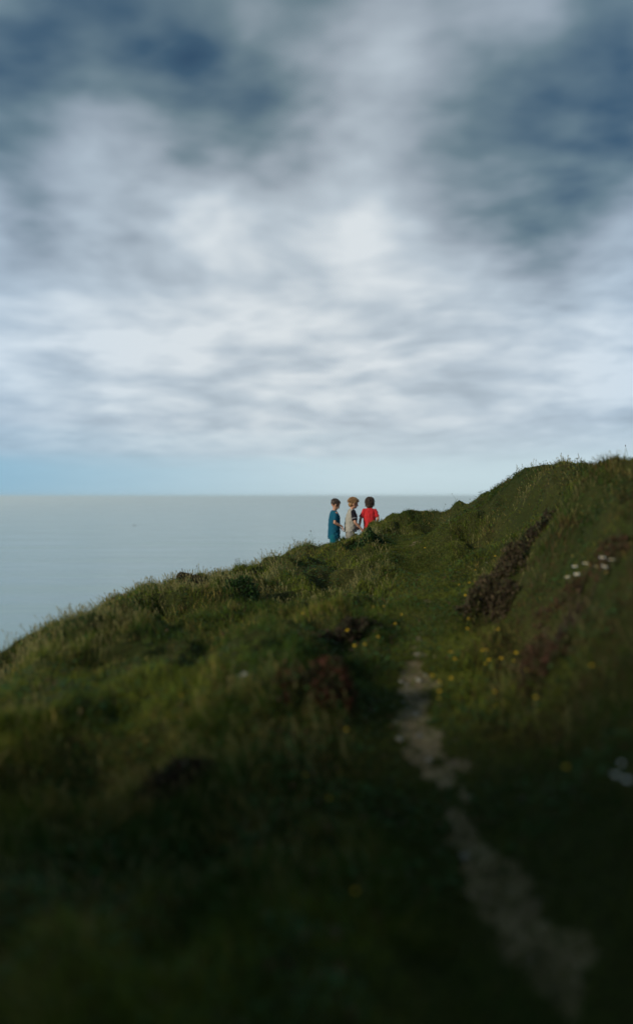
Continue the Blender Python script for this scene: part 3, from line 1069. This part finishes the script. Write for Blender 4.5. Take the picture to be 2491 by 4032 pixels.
# ------------------------------------------------------------------ people
def loft(bm, secs, n=20):
    """secs: list of (centre, rx, ry, quat or None) -> closed tube with rounded ends"""
    rings = []
    for (c, rx_, ry_, q_) in secs:
        c = Vector(c)
        ring = []
        for j in range(n):
            a_ = 2 * math.pi * j / n
            p_ = Vector((math.cos(a_) * rx_, math.sin(a_) * ry_, 0))
            if q_ is not None: p_ = q_ @ p_
            ring.append(bm.verts.new(c + p_))
        rings.append(ring)
    for r0, r1 in zip(rings[:-1], rings[1:]):
        for j in range(n):
            bm.faces.new((r0[j], r0[(j + 1) % n], r1[(j + 1) % n], r1[j]))
    bm.faces.new(rings[0][::-1]); bm.faces.new(rings[-1])


def cap(bm, p0, p1, r0, r1, n=16, flat=1.0):
    p0, p1 = Vector(p0), Vector(p1)
    ax = (p1 - p0).normalized(); q_ = ax.to_track_quat('Z', 'Y')
    secs = []
    for k in (80, 55, 30, 10):
        secs.append((p0 - ax * r0 * math.sin(R(k)), r0 * math.cos(R(k)), r0 * math.cos(R(k)) * flat, q_))
    secs.append((p0, r0, r0 * flat, q_))
    secs.append((p1, r1, r1 * flat, q_))
    for k in (10, 30, 55, 80):
        secs.append((p1 + ax * r1 * math.sin(R(k)), r1 * math.cos(R(k)), r1 * math.cos(R(k)) * flat, q_))
    loft(bm, secs, n)


def ell(bm, c, r_, rot=None):
    m_ = Matrix.Translation(c)
    if rot is not None: m_ = m_ @ rot.to_4x4()
    bmesh.ops.create_icosphere(bm, subdivisions=4, radius=1, matrix=m_ @ Matrix.Diagonal((*r_, 1)))


def fuse(bm, name, mat, parent, vox, smooth=3, wrinkle=0.0, wscale=14):
    bmesh.ops.recalc_face_normals(bm, faces=bm.faces)
    me_ = bpy.data.meshes.new(name + "_src"); bm.to_mesh(me_); bm.free()
    ob = bpy.data.objects.new(name + "_src", me_); COL.objects.link(ob)
    md = ob.modifiers.new('r', 'REMESH'); md.mode = 'VOXEL'; md.voxel_size = vox; md.use_smooth_shade = True
    ms = ob.modifiers.new('s', 'SMOOTH'); ms.factor = .5; ms.iterations = smooth
    dg = bpy.context.evaluated_depsgraph_get()
    res = bpy.data.meshes.new_from_object(ob.evaluated_get(dg))
    bpy.data.objects.remove(ob)
    res.name = name
    if wrinkle:
        n = len(res.vertices)
        co = np.empty(n * 3, np.float32); res.vertices.foreach_get('co', co); co = co.reshape(-1, 3)
        no = np.empty(n * 3, np.float32); res.vertices.foreach_get('normal', no); no = no.reshape(-1, 3)
        an = np.arctan2(co[:, 1], co[:, 0])
        w_ = fbm(an * 2.2 + co[:, 2] * 6, co[:, 2] * wscale + an, 3, 5) - .5
        w2 = np.abs(fbm(co[:, 0] * 18 + co[:, 2] * 9, co[:, 2] * 16 - co[:, 1] * 12, 2, 15) - .5)
        co = co + no * ((w_ - w2 * .8) * wrinkle)[:, None]
        res.vertices.foreach_set('co', co.ravel()); res.update()
    res.polygons.foreach_set('use_smooth', np.ones(len(res.polygons), bool))
    res.materials.clear()
    o_ = link(name, res, parent, mat)
    return o_


skin = simple_mat("skin", (.42, .22, .14), .55, .12, 25)
eye_m = simple_mat("eye_dark", (.03, .025, .02), .2)
lip_m = simple_mat("lips", (.36, .12, .10), .5)
shoe_m = simple_mat("shoe_canvas", (.05, .05, .055), .7)
sole_m = simple_mat("shoe_rubber", (.5, .5, .48), .7)


def hand(bm, wr, dr, palm_n, side, size=1.0, curl=.5):
    """five fingered hand: wr wrist, dr direction the hand points, palm_n palm normal, side=+1 thumb towards +cross"""
    dr = Vector(dr).normalized(); pn = Vector(palm_n); pn = (pn - dr * pn.dot(dr)).normalized()
    ac = dr.cross(pn) * side
    wr = Vector(wr)
    q_ = Matrix((ac, pn, dr)).transposed().to_quaternion()
    L = .062 * size
    loft(bm, [(wr - dr * .01, .017, .014, q_), (wr + dr * .012, .020, .012, q_), (wr + dr * .035 * size, .028, .011, q_), (wr + dr * L, .027, .009, q_), (wr + dr * (L + .006), .020, .006, q_)], 14)
    for k, (off, ln) in enumerate([(.021, .045), (.0075, .051), (-.0065, .047), (-.020, .037)]):
        b0 = wr + ac * off * size + dr * (L - .004)
        c = curl + .10 * k
        d1 = (dr * math.cos(c * .5) + pn * math.sin(c * .5)); d2 = (dr * math.cos(c * 1.3) + pn * math.sin(c * 1.3)); d3 = (dr * math.cos(c * 2.0) + pn * math.sin(c * 2.0))
        p1 = b0 + d1 * ln * .45 * size; p2 = p1 + d2 * ln * .32 * size; p3 = p2 + d3 * ln * .24 * size
        cap(bm, b0, p1, .0066, .0062, 8); cap(bm, p1, p2, .0062, .0057, 8); cap(bm, p2, p3, .0057, .0050, 8)
    t0 = wr + ac * .016 * size + dr * .016; t1 = t0 + (dr * .6 + ac * .75 + pn * .25).normalized() * .026 * size
    t2 = t1 + (dr * .9 + ac * .3 + pn * .35).normalized() * .022 * size
    cap(bm, t0, t1, .0095, .0078, 8); cap(bm, t1, t2, .0078, .0062, 8)


def rotz(v_, a_):
    return Matrix.Rotation(a_, 3, 'Z') @ Vector(v_)


def person(label, loc, rz, arms, head_yaw, head_pitch, hair_col, hair_style, shirt_fn, short_col, lean=0.0, legs=((0, 0), (0, 0)), scale=1.0, short_mat=None):
    """local frame: +Y is where the chest faces, +X its right hand side. arms: {side: (elbow, wrist, hand_dir, palm)}"""
    root = empty('person', loc, rz)
    root.scale = (scale,) * 3
    tag(root, label, 'child', "children standing on the ridge")
    # ---- body
    bm = bmesh.new()
    hipz, shz = .66, 1.03
    def T(p_):  # forward lean grows with height above the hip
        p_ = Vector(p_); k = max(0, p_.z - hipz)
        return Vector((p_.x, p_.y + lean * k, p_.z))
    loft(bm, [(T((0, 0, .60)), .075, .06, None), (T((0, -.005, .66)), .112, .080, None), (T((0, 0, .74)), .102, .072, None), (T((0, 0, .80)), .096, .068, None),
              (T((0, .004, .90)), .108, .076, None), (T((0, 0, .98)), .116, .074, None), (T((0, -.006, 1.03)), .098, .060, None), (T((0, -.008, 1.065)), .048, .044, None)], 24)
    cap(bm, T((0, -.012, 1.03)), T((0, .004, 1.12)), .041, .038)
    hc = T((0, .018, 1.19))
    H = Matrix.Rotation(head_yaw, 3, 'Z') @ Matrix.Rotation(head_pitch, 3, 'X') @ Matrix.Diagonal((1.07, 1.07, 1.08))
    def hp(p_): return hc + H @ Vector(p_)
    ell(bm, hp((0, -.006, .022)), (.072, .090, .084), H)              # cranium
    ell(bm, hp((0, .022, -.028)), (.058, .060, .070), H)              # face
    ell(bm, hp((0, .050, -.074)), (.026, .022, .020), H)              # chin
    cap(bm, hp((0, .080, -.004)), hp((0, .094, -.030)), .008, .012, 10)  # nose
    ell(bm, hp((0, .074, .014)), (.046, .012, .010), H)               # brow
    for s_ in (-1, 1):
        ell(bm, hp((s_ * .034, .058, -.036)), (.020, .020, .020), H)  # cheek
        ell(bm, hp((s_ * .073, -.004, -.016)), (.010, .019, .028), H) # ear
    for s_ in (-1, 1):
        S = T((s_ * .125, -.004, 1.015)); el, wr, hd, pn = arms[s_]
        cap(bm, T((s_ * .06, 0, 1.01)), S, .045, .038)
        cap(bm, S, el, .038, .030); cap(bm, el, Vector(el).lerp(Vector(wr), .35), .030, .030); cap(bm, Vector(el).lerp(Vector(wr), .35), wr, .030, .019)
        hand(bm, wr, hd, pn, 1 if (Vector(hd).cross(Vector(pn))).y > 0 or True else -1)
        fy, kb = legs[0 if s_ < 0 else 1]
        hip = (s_ * .058, 0, .63); kn = (s_ * .062, fy * .5 + .02, .345); an = (s_ * .064, fy - kb, .07)
        cap(bm, hip, kn, .070, .046); cap(bm, kn, Vector(kn).lerp(Vector(an), .35), .045, .046); cap(bm, Vector(kn).lerp(Vector(an), .35), an, .046, .028)
        cap(bm, (an[0], an[1] - .015, .035), (an[0] + s_ * .01, an[1] + .11, .028), .028, .024, 12)
    body = fuse(bm, 'body', skin, root, .0045, 2)
    # ---- eyes and mouth
    for s_ in (-1, 1):
        bm = bmesh.new(); ell(bm, hp((s_ * .030, .0735, -.004)), (.011, .007, .007), H); finish(bm, 'eye', eye_m, root)
    bm = bmesh.new(); ell(bm, hp((0, .080, -.052)), (.020, .006, .005), H); finish(bm, 'mouth', lip_m, root)
    # ---- hair
    bm = bmesh.new()
    ell(bm, hp((0, -.016, .036)), (.082, .096, .084), H)
    if hair_style == 'short':
        ell(bm, hp((0, .028, .066)), (.058, .052, .036), H)
    if hair_style == 'tousled':
        ell(bm, hp((0, .030, .074)), (.066, .062, .036), H); ell(bm, hp((0, -.042, -.024)), (.068, .054, .062), H); ell(bm, hp((.03, .075, .058)), (.03, .022, .022), H)
    if hair_style == 'bob':
        ell(bm, hp((0, -.032, -.046)), (.086, .070, .086), H)
        for s_ in (-1, 1): ell(bm, hp((s_ * .062, -.006, -.034)), (.028, .050, .066), H)
        ell(bm, hp((0, .034, .064)), (.068, .050, .042), H)
    hm, t_ = new_mat("hair_" + hair_style)
    tc_ = t_.n('ShaderNodeTexCoord'); mp_ = t_.n('ShaderNodeMapping'); t_.set(mp_.inputs[0], tc_.outputs['Object']); mp_.inputs['Scale'].default_value = (60, 60, 14)
    f_ = t_.noise(mp_.outputs[0], 1.5, 4, .6)
    p_ = t_.n('ShaderNodeBsdfPrincipled'); t_.set(p_.inputs['Base Color'], t_.ramp(f_, [(.3, tuple(c * .5 for c in hair_col)), (.65, hair_col), (.8, tuple(min(1, c * 1.5) for c in hair_col))]))
    p_.inputs['Roughness'].default_value = .55
    b_ = t_.n('ShaderNodeBump'); t_.set(b_.inputs['Height'], f_); b_.inputs['Strength'].default_value = .8; b_.inputs['Distance'].default_value = .01; t_.set(p_.inputs['Normal'], b_.outputs[0])
    o2 = t_.n('ShaderNodeOutputMaterial'); t_.set(o2.inputs[0], p_.outputs[0])
    hr = fuse(bm, 'hair', hm, root, .005, 2, .022, 40)
    # locks that break up the outline
    bm = bmesh.new()
    nl = {'short': 220, 'tousled': 700, 'bob': 700}[hair_style]
    for k in range(nl):
        th = random.uniform(-math.pi, math.pi); ph = random.uniform(-.35 if hair_style != 'short' else .1, 1.45)
        d = Vector((math.cos(th) * math.cos(ph), math.sin(th) * math.cos(ph), math.sin(ph)))
        if d.y > .55 and d.z < .45: continue
        p0 = Vector((d.x * .080, -.016 + d.y * .094, .034 + d.z * .082))
        if hair_style == 'bob' and d.z < .3: p0.z -= random.uniform(0, .07)
        ln_ = {'short': .012, 'tousled': .028, 'bob': .036}[hair_style] * random.uniform(.6, 1.3)
        dn = (d * .45 + Vector((random.uniform(-.4, .4), random.uniform(-.2, .5), -.7))).normalized()
        a, c_, e = hp(p0), hp(p0 + (d * .6 + dn * .6) * ln_ * .5), hp(p0 + dn * ln_)
        tube(bm, [a, c_, e], [.0055, .0045, .0012], 4)
    finish(bm, 'hair_locks', hm, hr)
    # ---- clothes
    shirt_fn(root, T, arms, lean)
    bm = bmesh.new()
    loft(bm, [(T((0, 0, .58)), .118, .092, None), (T((0, 0, .70)), .120, .088, None), (T((0, 0, .76)), .106, .078, None)], 24)
    for s_ in (-1, 1):
        fy, kb = legs[0 if s_ < 0 else 1]
        loft(bm, [((s_ * .060, 0, .66), .072, .080, None), ((s_ * .066, fy * .25, .52), .074, .098, None), ((s_ * .070, fy * .5 + .015, .37), .076, .096, None)], 20)
    fuse(bm, 'shorts', short_mat, root, .007, 3, .016)
    for s_ in (-1, 1):
        fy, kb = legs[0 if s_ < 0 else 1]
        ax, ay = s_ * .064, fy - kb
        bm = bmesh.new()
        cap(bm, (ax, ay - .020, .045), (ax + s_ * .008, ay + .115, .038), .037, .033, 14); cap(bm, (ax, ay, .05), (ax, ay, .085), .036, .036)
        sh = fuse(bm, 'shoe', shoe_m, root, .006, 2)
        bm = bmesh.new()
        loft(bm, [((ax + s_ * .004, ay + .048, .000), .038, .100, None), ((ax + s_ * .004, ay + .048, .022), .040, .104, None)], 20)
        finish(bm, 'sole', sole_m, sh)
    return root


def fabric(name, col, col2=None, split=None, noise=.12):
    m_, t_ = new_mat(name)
    g_ = t_.n('ShaderNodeTexCoord')
    f_ = t_.noise(g_.outputs['Object'], 55, 4, .7)
    c_ = t_.ramp(f_, [(.3, tuple(q * (1 - noise) for q in col)), (.7, tuple(min(1, q * (1 + noise)) for q in col))])
    p_ = t_.n('ShaderNodeBsdfPrincipled'); t_.set(p_.inputs['Base Color'], c_); p_.inputs['Roughness'].default_value = .9; p_.inputs['Specular IOR Level'].default_value = .1
    o2 = t_.n('ShaderNodeOutputMaterial'); t_.set(o2.inputs[0], p_.outputs[0])
    return m_


def tshirt(mat, hem=.60, sleeve_mat=None, band_mat=None, sl=.80, wide=1.0, deep=1.0):
    def fn(root, T, arms, lean):
        bm = bmesh.new()
        secs = [(T((0, 0, hem)), .138 * wide, .104 * deep, None), (T((0, 0, hem + .02)), .139 * wide, .105 * deep, None), (T((0, 0, .76)), .132 * wide, .098 * deep, None), (T((0, .002, .88)), .132 * wide, .096 * deep, None), (T((0, 0, .97)), .136, .092 * (.4 + .6 * deep), None),
                (T((0, -.005, 1.025)), .116, .074, None), (T((0, -.008, 1.058)), .072, .058, None), (T((0, -.008, 1.072)), .054, .050, None)]
        loft(bm, secs, 28)
        for s_ in (-1, 1):
            S = T((s_ * .122, -.004, 1.012))
            cap(bm, T((s_ * .06, 0, 1.0)), S, .060, .050)
            if sleeve_mat is None:
                e = S.lerp(Vector(arms[s_][0]), sl)
                ax = (e - S).normalized(); q_ = ax.to_track_quat('Z', 'Y')
                loft(bm, [(S - ax * .02, .044, .044, q_), (S + ax * .03, .051, .050, q_), (e, .055, .052, q_)], 18)
        sh = fuse(bm, 'tshirt', mat, root, .006, 3, .026)
        if sleeve_mat is not None:
            for s_ in (-1, 1):
                S = T((s_ * .122, -.004, 1.012)); e = S.lerp(Vector(arms[s_][0]), sl)
                ax = (e - S).normalized(); q_ = ax.to_track_quat('Z', 'Y')
                bm = bmesh.new()
                cap(bm, S, S + ax * .03, .053, .054); loft(bm, [(S, .052, .052, q_), (S + ax * .04, .056, .056, q_), (e, .059, .058, q_)], 18)
                sv = fuse(bm, 'sleeve', sleeve_mat, sh, .006, 2, .012)
                bm = bmesh.new()
                m0 = S.lerp(e, .72); m1 = S.lerp(e, .86)
                loft(bm, [(m0, .0615, .0605, q_), (m1, .0625, .0615, q_)], 18)
                fuse(bm, 'sleeve_stripe', band_mat, sv, .004, 1)
    return fn


KD = 19.0


def kid_pos(u, dy=0.0):
    y = KD + dy
    x = (u - CX) / FPX * y
    return (x, y, float(ground_z(x, y)) + .0)


def kid_scale(u, vtop, dy=0.0):
    x, y, z = kid_pos(u, dy)
    return ((HY - vtop) / FPX * y - z) / 1.315


Vx = Vector
# blue shirt: chest turned to the right, forearm held out, head bowed
a_blue = {1: (Vx((.170, -.035, .815)), Vx((.150, .135, .735)), (.0, .35, -.9), (0, -.5, -.8)),
          -1: (Vx((-.165, .0, .80)), Vx((-.12, .15, .72)), (.1, .7, -.6), (0, -.5, -.8))}
p_blue = person("child in a blue T-shirt and blue shorts with cropped hair, head bowed, forearm held out", kid_pos(1314), R(-74), a_blue, R(-8), R(-24),
                (.045, .024, .014), 'short', tshirt(fabric("blue_jersey", (.006, .075, .125)), .47, wide=1.04, deep=1.26), None, lean=.03, legs=((.05, 0), (-.06, 0)),
                scale=kid_scale(1314, 1964), short_mat=fabric("blue_shorts", (.006, .095, .125)))
a_blond = {1: (Vx((.190, .05, .80)), Vx((.190, .185, .665)), (.05, .45, -.9), (-.8, .2, 0)),
           -1: (Vx((-.165, .03, .80)), Vx((-.12, .15, .70)), (.1, .7, -.6), (.8, -.2, 0))}
p_blond = person("blond child in a light grey T-shirt with black striped sleeves, between the other two", kid_pos(1378), R(-76), a_blond, R(-4), R(-12),
                 (.36, .20, .075), 'tousled', tshirt(fabric("grey_jersey", (.30, .29, .25), noise=.2), .60, fabric("black_sleeve", (.010, .010, .014)), fabric("grey_band", (.16, .16, .17)), .80, wide=1.04, deep=1.28), None,
                 lean=.10, legs=((.06, 0), (-.06, 0)), scale=kid_scale(1382, 1958), short_mat=fabric("grey_shorts", (.22, .21, .18)))
a_red = {1: (Vx((.185, -.01, .835)), Vx((.150, .12, .745)), (-.3, .6, -.5), (-.6, -.2, -.6)),
         -1: (Vx((-.205, -.01, .83)), Vx((-.232, .03, .665)), (-.02, .1, -1), (.9, .1, 0))}
p_red = person("child in a bright red T-shirt with brown bobbed hair, nearest the saddle", kid_pos(1455), R(-6), a_red, R(-10), R(-6),
               (.060, .036, .022), 'bob', tshirt(fabric("red_jersey", (.44, .024, .028)), .60, wide=1.04), None, lean=.04, legs=((.05, 0), (-.05, 0)),
               scale=kid_scale(1455, 1957), short_mat=fabric("navy_shorts", (.02, .025, .04)))

# ------------------------------------------------------------------ fishing boat far out
bx, by = (530 - CX) / FPX, 1.0
t0 = 60 / ((2069 - HY) / FPX)
boat = empty('fishing_boat', (bx * t0, t0, SEA_Z), R(75))
tag(boat, "small dark fishing boat alone far out on the sea", 'boat')
hull_m = simple_mat("boat_hull", (.05, .07, .09), .5); cab_m = simple_mat("boat_cabin", (.35, .36, .36), .5); mast_m = simple_mat("boat_mast", (.1, .1, .1), .6)
bm = bmesh.new()
st_ = []
for (yy_, w_, keel, deck) in [(-4, 1.1, -.3, .9), (-3, 1.4, -.45, .9), (-1, 1.6, -.5, .95), (1.2, 1.45, -.45, 1.15), (3, .8, -.3, 1.45), (4.2, .06, .4, 1.8)]:
    st_.append([bm.verts.new(q) for q in ((-w_, yy_, deck), (-w_ * .85, yy_, keel * .2), (0, yy_, keel), (w_ * .85, yy_, keel * .2), (w_, yy_, deck))])
for s0, s1 in zip(st_[:-1], st_[1:]):
    for j in range(4): bm.faces.new((s0[j], s0[j + 1], s1[j + 1], s1[j]))
    bm.faces.new((s0[4], s0[0], s1[0], s1[4]))
bm.faces.new(st_[0])
finish(bm, 'hull', hull_m, boat, False)
bm = bmesh.new()
loft(bm, [((0, .4, .9), 1.1, 1.3, None), ((0, .4, 2.4), 1.0, 1.15, None), ((0, .4, 2.45), 1.15, 1.35, None), ((0, .4, 2.6), 1.1, 1.3, None)], 12)
finish(bm, 'cabin', cab_m, boat, False)
bm = bmesh.new()
tube(bm, [(0, -.8, .9), (0, -.9, 4.6)], [.07, .04], 6)
finish(bm, 'mast', mast_m, boat)

# ------------------------------------------------------------------ sea air
bm = bmesh.new()
bmesh.ops.create_cube(bm, size=1)
me_ = bpy.data.meshes.new("haze"); bm.to_mesh(me_); bm.free()
haze = link("haze", me_)
htop = max(1.0, float(ZZ.max())) + .6
haze.scale = (190000, 190000, htop + 67); haze.location = (0, 0, (htop - 67) / 2)
print('haze top', htop)
hmat, t = new_mat("sea_air")
pv_ = t.n('ShaderNodeVolumePrincipled'); pv_.inputs['Color'].default_value = (.93, .97, .97, 1); pv_.inputs['Density'].default_value = .00028
pv_.inputs['Anisotropy'].default_value = .2
o = t.n('ShaderNodeOutputMaterial'); t.set(o.inputs['Volume'], pv_.outputs[0])
me_.materials.append(hmat)
tag(haze, "pale sea air thickening toward the horizon", 'haze', kind='stuff')
